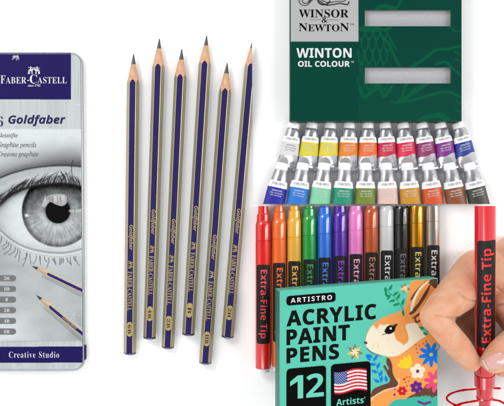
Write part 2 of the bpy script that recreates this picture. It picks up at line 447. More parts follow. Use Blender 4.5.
# printed pencils
def printed_pencil(tip, dirx, diry, wd, L):
    n = math.hypot(dirx, diry); ux, uy = dirx / n, diry / n; vx, vy = -uy, ux
    q = lambda t, s: (tip[0] + ux * t + vx * s, tip[1] + uy * t + vy * s)
    h = wd / 2
    P.fill([q(14, h + 2), q(L, h + 3.5), q(L, h), q(14, h)], gr(110), .35)
    P.fill([q(0, 0), q(19, -h), q(17.5, 0), q(19.5, h), ], gr(200, (1, .86, .68)))
    P.fill([q(6, 0), q(19, -h), q(17.5, 0)], gr(224, (1, .9, .76)))
    P.fill([q(0, 0), q(7.5, -h * .42), q(7, h * .42)], gr(72))
    P.fill([q(19, -h), q(L, -h), q(L, h), q(19.5, h), q(17.5, 0)], gr(200, (1, 1, .95)))
    P.fill([q(18.5, -h * .25), q(L, -h * .3), q(L, h * .5), q(19.2, h * .45), q(17.6, .1)], c(56, 42, 104))
    P.fill([q(19, h * .55), q(L, h * .62), q(L, h), q(19.5, h)], gr(176, (1, 1, .9)))
printed_pencil((31, 265.5), 51, 24.5, 7.6, 66)
printed_pencil((35.5, 294.5), 46.5, 38.5, 7.8, 70)
P.stroke([(-12, 342.5), (83, 339.8)], .7, gr(150), .6)
for q in range(14):
    P.disc(random.uniform(71, 80), random.uniform(311, 320), .5, .4, gr(228), .7, soft=.4)
    P.disc(random.uniform(12, 22), random.uniform(364, 369), .6, .4, gr(236), .6, soft=.4)
nb = c(38, 28, 96)
P.fill([(-12, 52), (71, 52), (71, 99.6), (-12, 99.3)], nb); P.fill([(-12, 346.8), (84.2, 346.3), (84.2, 362.6), (-12, 363)], nb)
for q in range(6):
    yy = 278.3 + q * 10.65
    P.fill(rrect(-12, 16.2, yy - 3.1, yy + 3.1, 3.0), gr(126))
for q in range(12): P.disc(16 + random.uniform(-4, 4), 57 + random.uniform(-2.5, 3.5), .8, .35, gr(190), .7, random.random() * 3)
P.disc(78, 104.8, 3, .5, gr(240), .6, soft=.5)
def tin_keep(x, y):
    xr = 80.8 + 2.2 * (y - 52) / 320 - .2
    ok = x < xr
    for yc, s_ in ((62.8, -1), (360.8, 1)):
        xc = xr - 9.3
        ok &= ~((x > xc) & ((y - yc) * s_ > 0) & (np.hypot(x - xc, y - yc) > 9.3))
    return ok
art_o = P.mesh('printed_panel', lambda X, Y: np.stack([X - 34, 212 - Y, np.full(X.shape, 8.2)], -1), lid, print_mat('tin_print', .42, bump=(1.6, .12)), tin_keep, KT)
tf = lambda x, y: (x - 34, 212 - y, 8.32)
def ttext(gg, s, x0, x1, ytop, ybot, **kw):
    text(gg, s, x0, 0, x1, 1, fn=lambda x, y: tf(x, ybot + (ytop - ybot) * y), **kw)
wp = mat('white_print', c(235, 235, 240), 0.45); nvp = mat('navy_print', c(34, 26, 84), .45, spec=.2); gp = mat('grey_print', c(96, 100, 104), .5)
g = G(); ttext(g, 'F', .6, 5.4, 75.4, 83.4, style=SERIF, off=-.008); ttext(g, 'ABER', 5.8, 26.4, 77, 83.4, style=SERIF, off=-.008, space=1.06); ttext(g, '-', 27.2, 29.2, 80, 80.8, style=SERIF); ttext(g, 'C', 29.8, 37.2, 74.6, 83.6, style=SERIF, off=-.008); ttext(g, 'ASTELL', 37.6, 66.8, 77, 83.4, style=SERIF, off=-.008, space=1.06)
ttext(g, 'since 1761', 28, 40.5, 84.3, 86.6, style=SERIF)
emblem(g, 34, 0, 6.6, lambda x, y: tf(x, 70.5 - y * 1.05))
emblem(g, 16, 0, 3.2, lambda x, y: tf(x, 57 - y))
part(tt, 'brand_lettering', g, wp, parent=lid, merge=False, smooth=False, k=KT); g = G()
ttext(g, 'Creative Studio', 9, 59.2, 351.6, 357.8, style=SERIF, space=1.14, off=-.01)
part(tt, 'studio_lettering', g, wp, parent=lid, merge=False, smooth=False, k=KT); g = G()
for q, s_ in enumerate(('2H', 'HB', 'B', '2B', '4B', '6B')):
    yy = 278.3 + q * 10.65; w_ = 2.7 if len(s_) == 2 else 1.3
    ttext(g, s_, 6.8 - w_, 6.8 + w_, yy - 1.7, yy + 1.7, style=SERIF)
part(tt, 'grade_lettering', g, wp, parent=lid, merge=False, smooth=False, k=KT)
g = G(); ttext(g, '6', -3.6, 3.2, 116.6, 126.6, style=SERIF, off=-.012); ttext(g, 'Goldfaber', 8.4, 65.6, 115.0, 126.2, style=SITAL, off=.04, space=1.1)
part(tt, 'navy_lettering', g, nvp, parent=lid, merge=False, smooth=False, k=KT)
g = G(); ttext(g, 'Bleistifte', -4, 18, 133.2, 138.6, style=ITAL, off=.01); ttext(g, 'Graphite pencils', -2.5, 36.5, 142.0, 148.6, style=ITAL, off=.01)
ttext(g, 'Crayons graphite', -2.5, 38.5, 151.3, 157.9, style=ITAL, off=.01)
part(tt, 'grey_lettering', g, gp, parent=lid, merge=False, smooth=False, k=KT)
g = G()                                                             # small foil name on the lower printed pencil
ca, sa = math.cos(math.radians(39.6)), math.sin(math.radians(39.6))
text(g, 'Goldfaber', 0, -1.7, 19, 1.7, style=SITAL, off=.02, fn=lambda x, y: tf(62.5 + x * ca + y * sa, 317 + x * sa - y * ca))
part(tt, 'foil_lettering', g, foil, parent=lid, merge=False, smooth=False, k=KT)
g = G(); g.box(84.0 - 34, 85.6 - 34, 212 - 360, 212 - 345.5, 1.5, 7.2)
part(tt, 'seal_tab', g, nvp, bevel=.4, k=KT)

# ================================================================== OIL COLOUR BOX
TB = 24.0
tb = Thing('paint_box', 'dark green cardboard box of oil colours with grey label and two slot windows', 'box', Matrix.Translation(W(376, 60, TB)) @ Matrix.Translation((0, 0, -TB)))
KB = (D - TB) / D
bx = lambda x, y, z: ((x - 376) * KB, (60 - y) * KB, z)
BX0, BX1, BY0, BY1 = 290.2, 461.6, -150, 121
WN = [(364.8, 450.8, 10.2, 26.2), (364.8, 450.8, 67.4, 83.4), (364.8, 450.8, -50, -34)]
green = mat('box_green', c(0, 68, 55), .5, spec=.2, noise=(30, .03))
g = G()
xs = [BX0, 364.8, 450.8, BX1]; ys = [BY0, -50, -34, 10.2, 26.2, 67.4, 83.4, BY1]
win = lambda a, b: any(abs(a - w_[0]) < .1 and abs(b - w_[2]) < .1 for w_ in WN)
for i in range(3):
    for j in range(7):
        if win(xs[i], ys[j]): continue
        g.add([bx(xs[i], ys[j], TB), bx(xs[i + 1], ys[j], TB), bx(xs[i + 1], ys[j + 1], TB), bx(xs[i], ys[j + 1], TB)], [(0, 3, 2, 1)])
g.rings([[bx(x, y, z) for x, y in ((BX0, BY0), (BX1, BY0), (BX1, BY1), (BX0, BY1))] for z in (TB, 0.3)], 0, cap0=False)
shell = part(tb, 'shell', g, green, smooth=False, merge=True)
for w_ in WN:
    g = G(); d = 5.0
    g.rings([[bx(x, y, z) for x, y in ((w_[0], w_[2]), (w_[1], w_[2]), (w_[1], w_[3]), (w_[0], w_[3]))] for z in (TB, TB - d)], lambda i, j: 1, cap0=False, cap1=False)
    g.add([bx(x, y, TB - d) for x, y in ((w_[0], w_[2]), (w_[1], w_[2]), (w_[1], w_[3]), (w_[0], w_[3]))], [(0, 3, 2, 1)], 0)
    part(tb, 'window', g, [mat('grey_inner_card', c(196, 196, 198), .6, noise=(1.6, .05), stretch=(1, .6, 1), bump=(2, .3)), mat('card_edge', c(120, 124, 122), .6)], smooth=False, merge=False)
B = Print(BX0 + .6, BX1 - .6, -20, BY1 - .6, 0.5, 2, base=c(0, 68, 55))
lg = c(0, 92, 62)
mg = c(4, 82, 62)
B.I = B.I * (1 + .05 * (vnoise(B.X, B.Y, 40, 30, 31)[..., None] - .5))
B.fill([(358.5, 50), (358.5, 122), (462, 122), (462, 96), (400, 90)], mg, .35)
def br(p, w=2.2, a=.7): B.stroke(smooth_line(p), w, lg, a, .4)
for j, y0 in enumerate((30, 42, 54, 68, 80)):                                  # feathers
    for i in range(4):
        x0 = 361 + i * 7.6 + (j % 2) * 3.5
        if x0 > 392: continue
        br([(x0 - 3.4, y0 - 4), (x0 - 2.6, y0 + 5), (x0 + .5, y0 + 10), (x0 + 3.2, y0 + 4), (x0 + 3.4, y0 - 4)], 1.3 + .5 * random.random(), .35 + .3 * random.random())
B.fill([(359, 28), (382, 28), (376, 33), (359, 31)], lg, .8)
br([(359, 28.5), (372, 27), (386, 30), (393, 24)], 2.4)
br([(399, -10), (401, 0), (396, 8), (392, 11)], 2.4); br([(372, 14), (380, 7), (392, 8), (396, 14)], 4, .7)
br([(410, 68), (424, 59), (436, 50), (448, 49), (461, 46)], 2.6); br([(455, 52), (461, 55)], 1.6); br([(455, 59), (461, 61)], 1.4)
br([(380, 34), (390, 46), (396, 60), (401, 68)], 2.6); br([(388, 34), (396, 50)], 1.5)
br([(360, 88), (364, 97), (374, 90), (378, 84), (384, 96), (392, 86)], 3.0)
B.fill(smooth_line([(389, 102), (398, 100), (402, 92), (404, 84), (408, 84), (404, 96), (414, 88), (424, 83.6), (430, 84), (416, 93), (404, 101), (396, 103.8), (389, 102)]), lg, .85)
br([(400, 102), (414, 100), (430, 95), (442, 92), (452, 93), (461, 97)], 2.6); br([(436, 64), (446, 62), (452, 68), (461, 75)], 2.4)
B.fill(smooth_line([(413, 122), (424, 116), (436, 112.8), (444, 113.5), (449, 118), (452, 122), (446, 122), (438, 118), (428, 119), (420, 122)]), lg, .9)
br([(456, 100), (461, 104)], 1.5); br([(455, 109), (461, 113)], 1.5); br([(449, 26), (455, 31), (461, 31)], 1.6, .6)
B.fill([(BX0, -20), (358.4, -20), (358.4, 41.6), (BX0, 41.6)], gr(188))
kk = gr(34)
for cx_, r_ in ((304.5, 5.6), (305.5, 3.4)): B.stroke([(cx_ + r_ * math.cos(a / 8 * PI), 0 + r_ * math.sin(a / 8 * PI)) for a in range(-3, 13)], .9, kk)
B.stroke(smooth_line([(309, 3), (314, -1), (320, 1.5), (326, 5), (333, 4.5), (340, 3.4), (347, 4.6), (349, 1.8)]), [1.2] * 57, kk, .95)
B.stroke(smooth_line([(313, -3), (320, -.5), (328, 2.6), (336, 1.5), (344, 1.2), (346, -2)]), .9, kk, .95)
B.stroke(smooth_line([(318, 2), (322, 4.6), (327, 4), (330, 1)]), 1.4, kk, .8)
B.stroke([(310, 19.8), (321, 19.8)], .5, kk, .8); B.stroke([(328, 19.8), (338, 19.8)], .5, kk, .8)
def bkeep(x, y):
    ok = np.ones(x.shape, bool)
    for w_ in WN: ok &= ~((x > w_[0] - .3) & (x < w_[1] + .3) & (y > w_[2] - .3) & (y < w_[3] + .3))
    return ok
B.mesh('printed_front', lambda X, Y: np.stack([(X - 376) * KB, (60 - Y) * KB, np.full(X.shape, TB + .12)], -1), shell, print_mat('box_print', .5), bkeep)
bf = lambda x, y: bx(x, y, TB + .26)
def btext(gg, s, x0, x1, yt, yb_, **kw): text(gg, s, x0, 0, x1, 1, fn=lambda x, y: bf(x, yb_ + (yt - yb_) * y), **kw)
g = G(); btext(g, 'WINSOR', 298.8, 348.6, 9.4, 17.6, style=SERIF); btext(g, '&', 321.6, 327.4, 17.4, 22.6, style=SERIF)
btext(g, 'N', 298.8, 307.4, 23.2, 31.3, style=SERIF); btext(g, 'EWTO', 308.0, 339.4, 24.4, 31.4, style=SERIF)
btext(g, 'N', 340.0, 349.0, 23.2, 31.3, style=SERIF)
btext(g, 'TM', 350.4, 354, 23.6, 25.0, style=SERIF)
part(tb, 'black_lettering', g, mat('black_print', c(8, 8, 9), .5, spec=.1), parent=shell, merge=False, smooth=False)
g = G(); btext(g, 'WINTON', 296.4, 351.6, 48.0, 57.8, style=SANS, off=.006); part(tb, 'name_lettering', g, wp, parent=shell, merge=False, smooth=False); g = G(); btext(g, 'OIL COLOUR', 298, 349.8, 61.0, 66.8, style=SANS, off=.01); btext(g, 'TM', 351, 353.8, 61.2, 62.6, style=SANS)
part(tb, 'white_lettering', g, wp, parent=shell, merge=False, smooth=False)

# ================================================================== PAINT TUBES
capw = mat('white_cap', (0.84, 0.84, 0.84), .35, coat=.2)
alu = mat('tube_silver', c(222, 223, 227), .24, metal=.75, noise=(7, .05), stretch=(1, .5, 1), bump=(7, .6))
shoul = mat('tube_shoulder', c(212, 213, 216), .26, metal=.75, noise=(1.2, .12), stretch=(1, .5, 1))
lblw = mat('tube_label_white', (0.82, 0.82, 0.82), .45)
def make_tube(top, bot, prof, zlift, colr, label, group, ptop, brand, cut, tsc=1.0):
    a, b = W(*top, 6), W(*bot, 6); d = (a - b).normalized(); L = (a - b).length
    M = Matrix.Translation((a.x, a.y, zlift)) @ Matrix.Rotation(math.atan2(-d.x, d.y), 4, 'Z')
    t = Thing('paint_tube', label, 'paint tube', M, group, cut)
    ys = [p[0] for p in prof]
    def sec(y): return [float(np.interp(-y, ys, [p[i] for p in prof])) for i in (1, 2)]
    def surf(x, y, e=.1):
        hw, hh = sec(y); q = max(0., 1 - min(1, abs(x) / hw) ** 2.2); return (x, y, hh + (hh) * q ** .5 + e)
    def ring(y, grow=0.0, seg=48):
        hw, hh = sec(y); r = []
        for j in range(seg):
            p = 2 * PI * j / seg; cc, ss = math.cos(p), math.sin(p)
            r.append(((hw + grow) * math.copysign(abs(cc) ** .93, cc), y, hh + (hh + grow) * math.copysign(abs(ss) ** .93, ss)))
        return r
    yc, y1, y2, y3, yE = ptop        # cap end, shoulder end, white band end, colour end, tube end (positive down)
    cr_ = 5.7 * tsc
    g = G(); hh0 = sec(-yc)[1]
    g.lathe([(0.25, cr_ * .55), (0, cr_ * .8), (-.5, cr_ * .94), (-1.3, cr_), (-yc + .5, cr_ * 1.04), (-yc, cr_ * 1.0)], 40, 0, zc=cr_ * 1.04)
    for j in range(0): pass
    part(t, 'cap', g, capw, angle=50)
    n = 26
    g = G(); g.rings([ring(-(yc + (yE - yc) * i / n)) for i in range(n + 1)])
    sd = random.random() * 6
    for i_, (x_, y_, z_) in enumerate(g.v):
        f_ = min(1, max(0, (-y_ - y3 - 2.5) / 5)) * min(1, max(0, (yE + y_) / 4)) if z_ > hh0 * .3 else 0
        g.v[i_] = (x_, y_, z_ + f_ * (.4 * math.sin(x_ * .42 + y_ * .33 + sd) - .7 * abs(math.sin(x_ * .25 - y_ * .4 + sd * 2))))
    body = part(t, 'tube_body', g, alu, angle=25)
    g = G(); g.rings([ring(-(yc + .3 + (y1 - yc - .3) * i / 4), .08) for i in range(5)], cap0=False, cap1=False)
    part(t, 'shoulder', g, shoul, angle=60)
    # label: white band, then colour with a slanting lower edge
    g = G(); seg = 48; top_js = list(range(0, 25))
    rows = 8
    R = [[ring(-y_, .14)[j] for j in top_js] for y_ in [y1 + (y2 - y1) * i / 3 for i in range(4)]]
    g.rings(R, 0, False, False, closed=False)
    R = []
    for i in range(rows + 1):
        row = []
        for j in top_js:
            e = y3 + (math.cos(2 * PI * j / seg)) * -1.3 + .5 * math.sin(j * .6)
            y_ = y2 + (e - y2) * i / rows
            row.append(ring(-y_, .14)[j])
        R.append(row)
    g.rings(R, 1, False, False, closed=False)
    lab = part(t, 'label', g, [lblw, mat('paint_colour_%d_%d_%d' % colr, c(*colr), .38, noise=(6, .04))], angle=60)
    g = G(); hw = sec(-(y1 + y2) / 2)[0]; fn = lambda x, y: surf(x, y, .26)
    text(g, 'WINSOR & NEWTON', -hw * .76, -y2 + (y2 - y1) * .36, hw * .72, -y1 - (y2 - y1) * .22, style=SERIF, m=0, fn=fn, slices=1.2)
    part(t, 'brand_lettering', g, gp, parent=lab, merge=False, smooth=False)
    g = G(); hw = sec(-(y2 + 4))[0]; q = y2 + 2.2
    lines = [('WINTON', .5, 1.6), ('OIL COLOUR', .62, 1.3), ('OIL COLOUR', .55, 1.2)]
    yy = q
    for s_, wf, hh_ in lines:
        text(g, s_, -hw * wf, -yy - hh_, hw * wf, -yy, style=SANS, fn=fn, slices=1.5); yy += hh_ + (1.1 if yy < q + 4 else 2.8)
    tone = (225, 225, 225) if max(colr) < 245 or colr[1] < 200 else (150, 150, 130)
    if colr == (236, 236, 236): tone = (150, 150, 154)
    part(t, 'label_lettering', g, mat('label_ink_%d' % tone[0], c(*tone), .5), parent=lab, merge=False, smooth=False)
    g = G()
    if yE < 60:                                       # folded crimp at the end of the tube
        hw, hh = sec(-yE)
        g.box(-hw - .2, hw + .2, -yE - 1.2, -yE + 2.6, .0, hh * 2 + .9)
        part(t, 'crimp', g, alu, bevel=.35)
    return t

R1 = [((236, 236, 236), 'white paint tube at the left end of the back row'),
      ((236, 222, 40), 'yellow paint tube in the back row, beside the white one'), ((243, 224, 58), 'yellow paint tube in the back row, beside an orange one'),
      ((250, 140, 30), 'orange paint tube in the back row, beside a yellow one'), ((252, 118, 38), 'orange paint tube in the back row, beside the crimson one'),
      ((214, 30, 72), 'crimson red paint tube in the back row, beside an orange one'), ((240, 32, 84), 'bright rose red paint tube in the back row'),
      ((156, 40, 110), 'plum magenta paint tube in the back row'), ((136, 40, 150), 'violet paint tube in the back row'), ((30, 64, 160), 'blue paint tube at the right end of the back row')]
xt1 = [294.4, 312.2, 330.4, 349.3, 367.8, 384.8, 402.6, 421.3, 439.6, 457.2]
prof1 = [(0, 5.8, 5.6), (6, 6.2, 6.0), (8, 6.8, 6.5), (13, 7.3, 6.8), (17, 8.3, 6.8), (24, 8.9, 6.4), (34, 9.5, 4.4), (43, 10.0, 2.1), (48, 10.2, .9), (60, 10.2, .9)]
for i, (cl, lb) in enumerate(R1):
    xb = 286 + (470.5 - 286) * i / 9
    make_tube((xt1[i], 122.4), (xb, 172), prof1, 0.3, cl, lb, 'paint tubes in the back row', (6.4, 14.8, 20.4, 33.5, 47.5), 0, None)
R2 = [((44, 40, 172), 'deep ultramarine blue paint tube at the left end of the front row'), ((44, 130, 226), 'light sky blue paint tube in the front row'),
      ((140, 226, 180), 'pale mint green paint tube in the front row'), ((24, 158, 126), 'emerald green paint tube in the front row'),
      ((122, 146, 42), 'olive green paint tube in the front row'), ((244, 208, 198), 'pale pink paint tube in the front row'),
      ((218, 154, 34), 'ochre yellow paint tube in the front row'), ((226, 92, 36), 'burnt orange paint tube in the front row'),
      ((146, 84, 44), 'brown paint tube in the front row'), ((66, 68, 60), 'black paint tube at the right end of the front row')]
xt2 = [282.8, 303.3, 324.3, 344.7, 365.3, 385.4, 406.4, 427.3, 448.4, 468.2]
prof2 = [(0, 6.2, 6.2), (7, 6.6, 6.6), (11, 7.3, 7.2), (17, 8.2, 7.6), (24, 9.6, 7.6), (45, 10.4, 6.0), (80, 11.5, 1.0)]
for i, (cl, lb) in enumerate(R2):
    xb = 272.2 + (480.2 - 272.2) * i / 9
    make_tube((xt2[i], 163.0), (xb, 211), prof2, 2.4, cl, lb, 'paint tubes in the front row', (7.4, 18.6, 25.2, 66, 80), 0, ((0, -1.0, 0), (0, -1, 0)), 1.04)

# ================================================================== ROW OF PENS
PEN = [('red', (238, 26, 20), (255, 70, 80), 263.2, 7.7), ('orange', (255, 112, 34), (255, 110, 30), 279.0, 7.2), ('amber yellow', (255, 188, 60), (255, 190, 60), 294.2, 7.1),
       ('green', (20, 164, 64), (24, 168, 66), 309.2, 7.1), ('blue', (38, 120, 236), (60, 130, 240), 324.4, 7.1), ('purple', (82, 28, 172), (140, 50, 220), 340.0, 7.2),
       ('pink', (255, 136, 216), (255, 170, 215), 355.5, 7.2), ('rust brown', (204, 82, 24), (190, 120, 90), 371.0, 7.2), ('white', (226, 226, 228), (235, 235, 235), 386.4, 7.1),
       ('black', (10, 12, 22), (110, 110, 112), 401.6, 7.1), ('gold', (232, 160, 10), (240, 215, 100), 416.6, 7.2), ('silver beige', (204, 190, 180), (240, 240, 240), 432.6, 7.2)]
blk = mat('black_label', c(34, 33, 32), .5, spec=.2, noise=(5, .05))
WHR = None
def make_pen(i, nm, colr, tcol, xc, r):
    z0 = r; sh = -1.764 * i; k = (D - z0) / D
    M = Matrix.Translation(W(xc, 224 + sh, z0))
    t = Thing('paint_pen', ('%s paint pen lying in the row behind the teal box' % nm) if i else 'red paint pen at the left end of the row, showing its whole label', 'pen', M,
              'paint pens lying side by side', ((0, -3.0 , 0), (0, 1, 0)))
    met = .75 if nm in ('gold', 'silver beige') else 0.0
    mb = mat('pen_%s' % nm.replace(' ', '_'), c(*colr), .24 if not met else .22, metal=met, coat=.5, noise=(12, .03))
    mc = mat('pen_cap_%s' % nm.replace(' ', '_'), c(*[min(255, v * 1.0) for v in colr]), .14 if not met else .16, metal=met, coat=.9)
    g = G(); g.lathe([(-16.4, r * .93), (-16.9, r), (-142.4, r), (-143, r * .95)], 56)
    bar = part(t, 'barrel', g, mb)
    g = G(); g.lathe([(40, r * .62), (14, r * .64), (10.5, r * .68), (9.6, r * .82), (3.2, r * .86), (2.4, r * .93), (1.6, r * .90), (.6, r * .95), (-.8, r * 1.0), (-16.2, r * 1.0), (-16.5, r * .96)], 56)
    part(t, 'cap', g, mc, angle=28)
    g = G(); g.lathe([(-142.8, r * .82), (-146.6, r * .80), (-147.4, r * .7)], 40)
    part(t, 'end_plug', g, mat('pen_plug', (.7, .7, .71), .3))
    hw = r * .86; rl = r + .12
    g = G(); rows = []; y0, y1, cr_ = -118.0, -40.0, 2.2
    yy = sorted(set([y0, y1] + [y0 + cr_ * (1 - math.cos(a * PI / 12)) for a in range(7)] + [y1 - cr_ * (1 - math.cos(a * PI / 12)) for a in range(7)] + [y0 + (y1 - y0) * q / 8 for q in range(1, 8)]))
    for y_ in yy:
        e = min(y_ - y0, y1 - y_); ins = 0 if e >= cr_ else cr_ - math.sqrt(max(0, cr_ ** 2 - (cr_ - e) ** 2))
        h_ = hw - ins; rows.append([(h_ * (q / 8 - 1), y_, math.sqrt(rl * rl - (h_ * (q / 8 - 1)) ** 2)) for q in range(17)])
    g.rings(rows, 0, False, False, closed=False)
    lab = part(t, 'label', g, blk, parent=bar)
    g = G(); rt = rl + .12
    text(g, 'Extra-Fine Tip', -r * .62, -112.5, r * .56, -45, 'down', SANS, -.006, 0, lambda x, y: (x, y, math.sqrt(rt * rt - x * x)), slices=1.0)
    part(t, 'lettering', g, mat('pen_ink_%s' % nm.replace(' ', '_'), c(*tcol), .5), parent=lab, merge=False, smooth=False)
for i, p in enumerate(PEN): make_pen(i, *p)

# ================================================================== TEAL PEN BOX (leans on the pens)
TH = 28.0; zr = 16.5 + TH
fTL = W(279.7, 290.7, zr + 20); fTR = W(438.0, 278.0, zr); fBL = W(279.7, 478, zr + 20)
U = (fTR - fTL); Vd = (fBL - fTL); UW, VH = 158.3, 187.3
N = Vd.cross(U).normalized(); 
if N.z < 0: N = -N
foot = fTL - N * TH + Vd; 
tpb = Thing('pen_box', 'teal cardboard pen box printed with an orange rabbit, flowers and a flag', 'box', Matrix.Translation((foot.x, foot.y, 0)))
org = Vector((foot.x, foot.y, 0))
def face(u, v, w=0.0): return fTL + U * (u / UW) + Vd * (v / VH) + N * w - org
def fi(x, y, w=.0):                 # from drawing coordinates of the front panel
    u = x - 279.7; v = y - 290.7 + .0802 * u
    return face(u, v, w)
teal = mat('teal_card', c(98, 204, 180), .5, noise=(25, .02)); tealD = mat('teal_card_side_shade', c(12, 112, 92), .5, noise=(25, .03)); tealT = mat('teal_card_top_shade', c(84, 190, 168), .5)  # side and top use darker teal: face shading put into the card colour
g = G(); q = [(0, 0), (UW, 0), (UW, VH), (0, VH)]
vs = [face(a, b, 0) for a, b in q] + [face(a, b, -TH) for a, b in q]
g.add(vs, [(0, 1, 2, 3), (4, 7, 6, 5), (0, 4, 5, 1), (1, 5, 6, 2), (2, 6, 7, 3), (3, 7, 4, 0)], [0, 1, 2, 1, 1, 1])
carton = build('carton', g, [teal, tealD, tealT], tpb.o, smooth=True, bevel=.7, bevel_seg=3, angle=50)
Q = Print(280.5, 437.3, 278.0, 478, .45, 2, base=c(98, 208, 184))
Q.I = Q.I * (1 + .05 * (vnoise(Q.X, Q.Y, 30, 25, 41)[..., None] - .5))
ORG, CRM, BRN, GRN, BLU = c(252, 166, 88), c(252, 240, 214), c(104, 70, 56), c(20, 146, 92), c(20, 128, 232)
sl = smooth_line
def leaf(x, y, a, L, w_, col):
    a = math.radians(a); ux, uy = math.cos(a), math.sin(a)
    Q.fill(sl([(x, y), (x + ux * L * .4 - uy * w_, y + uy * L * .4 + ux * w_), (x + ux * L, y + uy * L), (x + ux * L * .4 + uy * w_, y + uy * L * .4 - ux * w_), (x, y)], 5), col)
# rabbit
Q.fill(sl([(385, 353), (388, 362), (391, 372), (393, 381), (392, 387), (384, 391), (375, 394), (370, 400), (369, 412), (380, 480), (440, 480), (440, 334), (424, 336), (405, 345), (392, 352), (385, 353)], 5), ORG)
Q.fill(sl([(364.2, 343), (366, 335), (370, 327), (377, 321), (386, 316.5), (396, 313.2), (402.5, 310), (405.5, 303), (407.5, 293), (411, 281), (413, 276), (441, 270), (441, 296), (428, 304), (421, 312), (423, 322), (422, 331), (427, 336), (420, 341), (408, 350), (396, 358), (384, 356.5), (372, 352.5), (366, 348), (364.2, 343)], 5), ORG)
Q.fill(sl([(364.4, 344), (366, 336), (370, 328), (373, 326), (376, 330), (379, 325), (383, 326), (388, 325), (393, 333), (396, 341), (404, 345), (408, 341), (407, 334), (405, 326), (412, 324), (417, 325), (421, 332), (427, 336), (418, 342), (409, 349), (399, 356), (391, 357.8), (380, 356), (371, 352.3), (366, 348), (364.4, 344)], 5), CRM)
Q.fill(sl([(392, 330), (398, 329), (406, 333), (407, 340), (404, 344), (403, 347), (400, 341), (396, 341), (394, 336)], 4), ORG)
Q.fill(sl([(427, 281), (440, 277), (441, 291), (434, 288), (428, 282.5)], 4), BRN)
Q.fill(sl([(431, 284), (428, 293), (422, 303), (414, 313.5), (408.5, 315), (413, 309), (418, 303), (424, 293), (430, 284)], 4), BRN)
Q.fill(sl([(427, 280), (419, 287), (413, 294), (409.5, 300.5), (411.5, 300), (417, 293), (423, 285)], 4), BRN)
Q.fill(sl([(430, 280.5), (422, 288), (416, 298), (412.5, 309.5), (410, 312), (410.5, 306), (414, 296), (420, 287), (427, 281)], 4), CRM)
Q.stroke(sl([(421, 314), (415, 318), (416, 323), (420, 321)]), 1.8, BRN); Q.stroke([(412, 319), (419, 314)], 1.2, BRN)
Q.fill(sl([(384.5, 330), (387, 326.6), (392, 325.6), (397, 324.6), (395, 328), (393.8, 332), (389.5, 334.8), (385.5, 334.4), (383.4, 332)], 4), c(18, 14, 14))
Q.disc(390, 329.2, 1.0, 1.1, (.8, .8, .8)); Q.stroke([(381.5, 335.5), (386, 334.2)], .8, c(18, 14, 14))
Q.disc(364.8, 343.6, 1.9, 1.5, BRN, rot=.5); Q.stroke(sl([(366, 349), (371, 353.6), (380, 357.2)]), .8, BRN, .8)
for a in range(16): Q.disc(372 + random.uniform(-2, 6), 345 + random.uniform(-2, 5), .4, .3, c(180, 160, 140) if a % 2 else c(120, 200, 170), .7)
Q.fill(sl([(386, 358.5), (385.5, 364), (388, 370), (386, 374), (389, 380), (388, 384), (380, 387), (372, 391), (369.8, 398), (374, 397), (384, 391), (394, 389), (398.5, 386), (395, 381), (392, 374), (391.5, 366), (389, 360)], 4), BRN)
Q.fill(sl([(369.5, 404), (372, 399), (382, 393.5), (393, 390), (399, 386), (397.5, 392), (404, 397), (402, 410), (372, 440)], 4), ORG)
Q.stroke(sl([(370, 402), (376, 396), (388, 390.8), (397, 388), (398, 380)]), .6, CRM)
Q.fill(sl([(404, 402), (411, 397), (420, 393), (424, 389), (428, 386), (438, 393), (440, 410), (404, 410)], 4), BRN)
Q.fill(sl([(385, 410), (394, 402), (404, 401), (412, 399.5), (420, 399), (430, 401), (440, 405), (440, 480), (372, 480)], 4), c(66, 190, 168))
Q.stroke([(418, 404), (424, 406.5), (430, 404.5)], 2.4, c(110, 50, 140)); 
Q.fill(sl([(421, 321), (427, 330), (438, 337), (441, 341), (441, 308), (430, 314), (421, 320)], 4), c(98, 208, 184))
for a, b_, cc in ((424, 330, 200), (426, 333, 330), (430, 332, 280), (428, 336, 200), (433, 334, 340)): leaf(a, b_, cc, 6, 1.5, GRN)
for q in range(90):
    x_, y_ = random.uniform(372, 436), random.uniform(318, 402); on = (y_ > 360 and x_ > 402) or (y_ < 350 and x_ < 404 and y_ > 324)
    if on: Q.stroke([(x_, y_), (x_ + random.uniform(-3, -1), y_ + random.uniform(1, 2.4))], .35, c(232, 140, 66) if y_ > 350 else c(232, 214, 180), .6)
for q in range(26):
    x_ = 384 + q * .5; Q.fill([(x_, 366 + q * .9), (x_ + 1.2, 366 + q * .9 + 1.6), (x_ - 2.6 + random.random(), 366 + q * .9 + 2.6)], BRN) if q < 12 else Q.fill([(420 + q * .8 - 10, 401), (421.4 + q * .8 - 10, 401), (420.4 + q * .8 - 10, 396.5 + 2 * random.random())], c(66, 190, 168))
# flowers
def flower(x, y, n, r, w_, col, mid, mr, a0=0, half=False):
    for i in range(n):
        a = math.radians(a0 + 360 * i / n); Q.disc(x + math.cos(a) * r * .58, y + math.sin(a) * r * .58, r * .46, w_, col, rot=a)
    for i in range(n):
        a = math.radians(a0 + 360 * i / n); Q.stroke([(x + math.cos(a) * mr, y + math.sin(a) * mr), (x + math.cos(a) * r * .62, y + math.sin(a) * r * .62)], .35, tuple(v * .6 for v in col), .7)
    Q.disc(x, y, mr, mr, mid); Q.disc(x + .2, y + .2, mr * .45, mr * .45, tuple(v * .6 for v in mid))
flower(431, 356.2, 9, 12.6, 2.2, BLU, c(250, 220, 60), 1.6, 10)
flower(417.2, 373, 5, 7.6, 3.2, CRM, c(120, 60, 140), 1.8, -90)
flower(435.2, 383.2, 8, 11.5, 2.3, c(246, 82, 128), c(250, 210, 60), 1.8, 8)
flower(416, 389.2, 6, 6.4, 2.3, c(104, 40, 140), c(180, 120, 190), 1.3, 20)
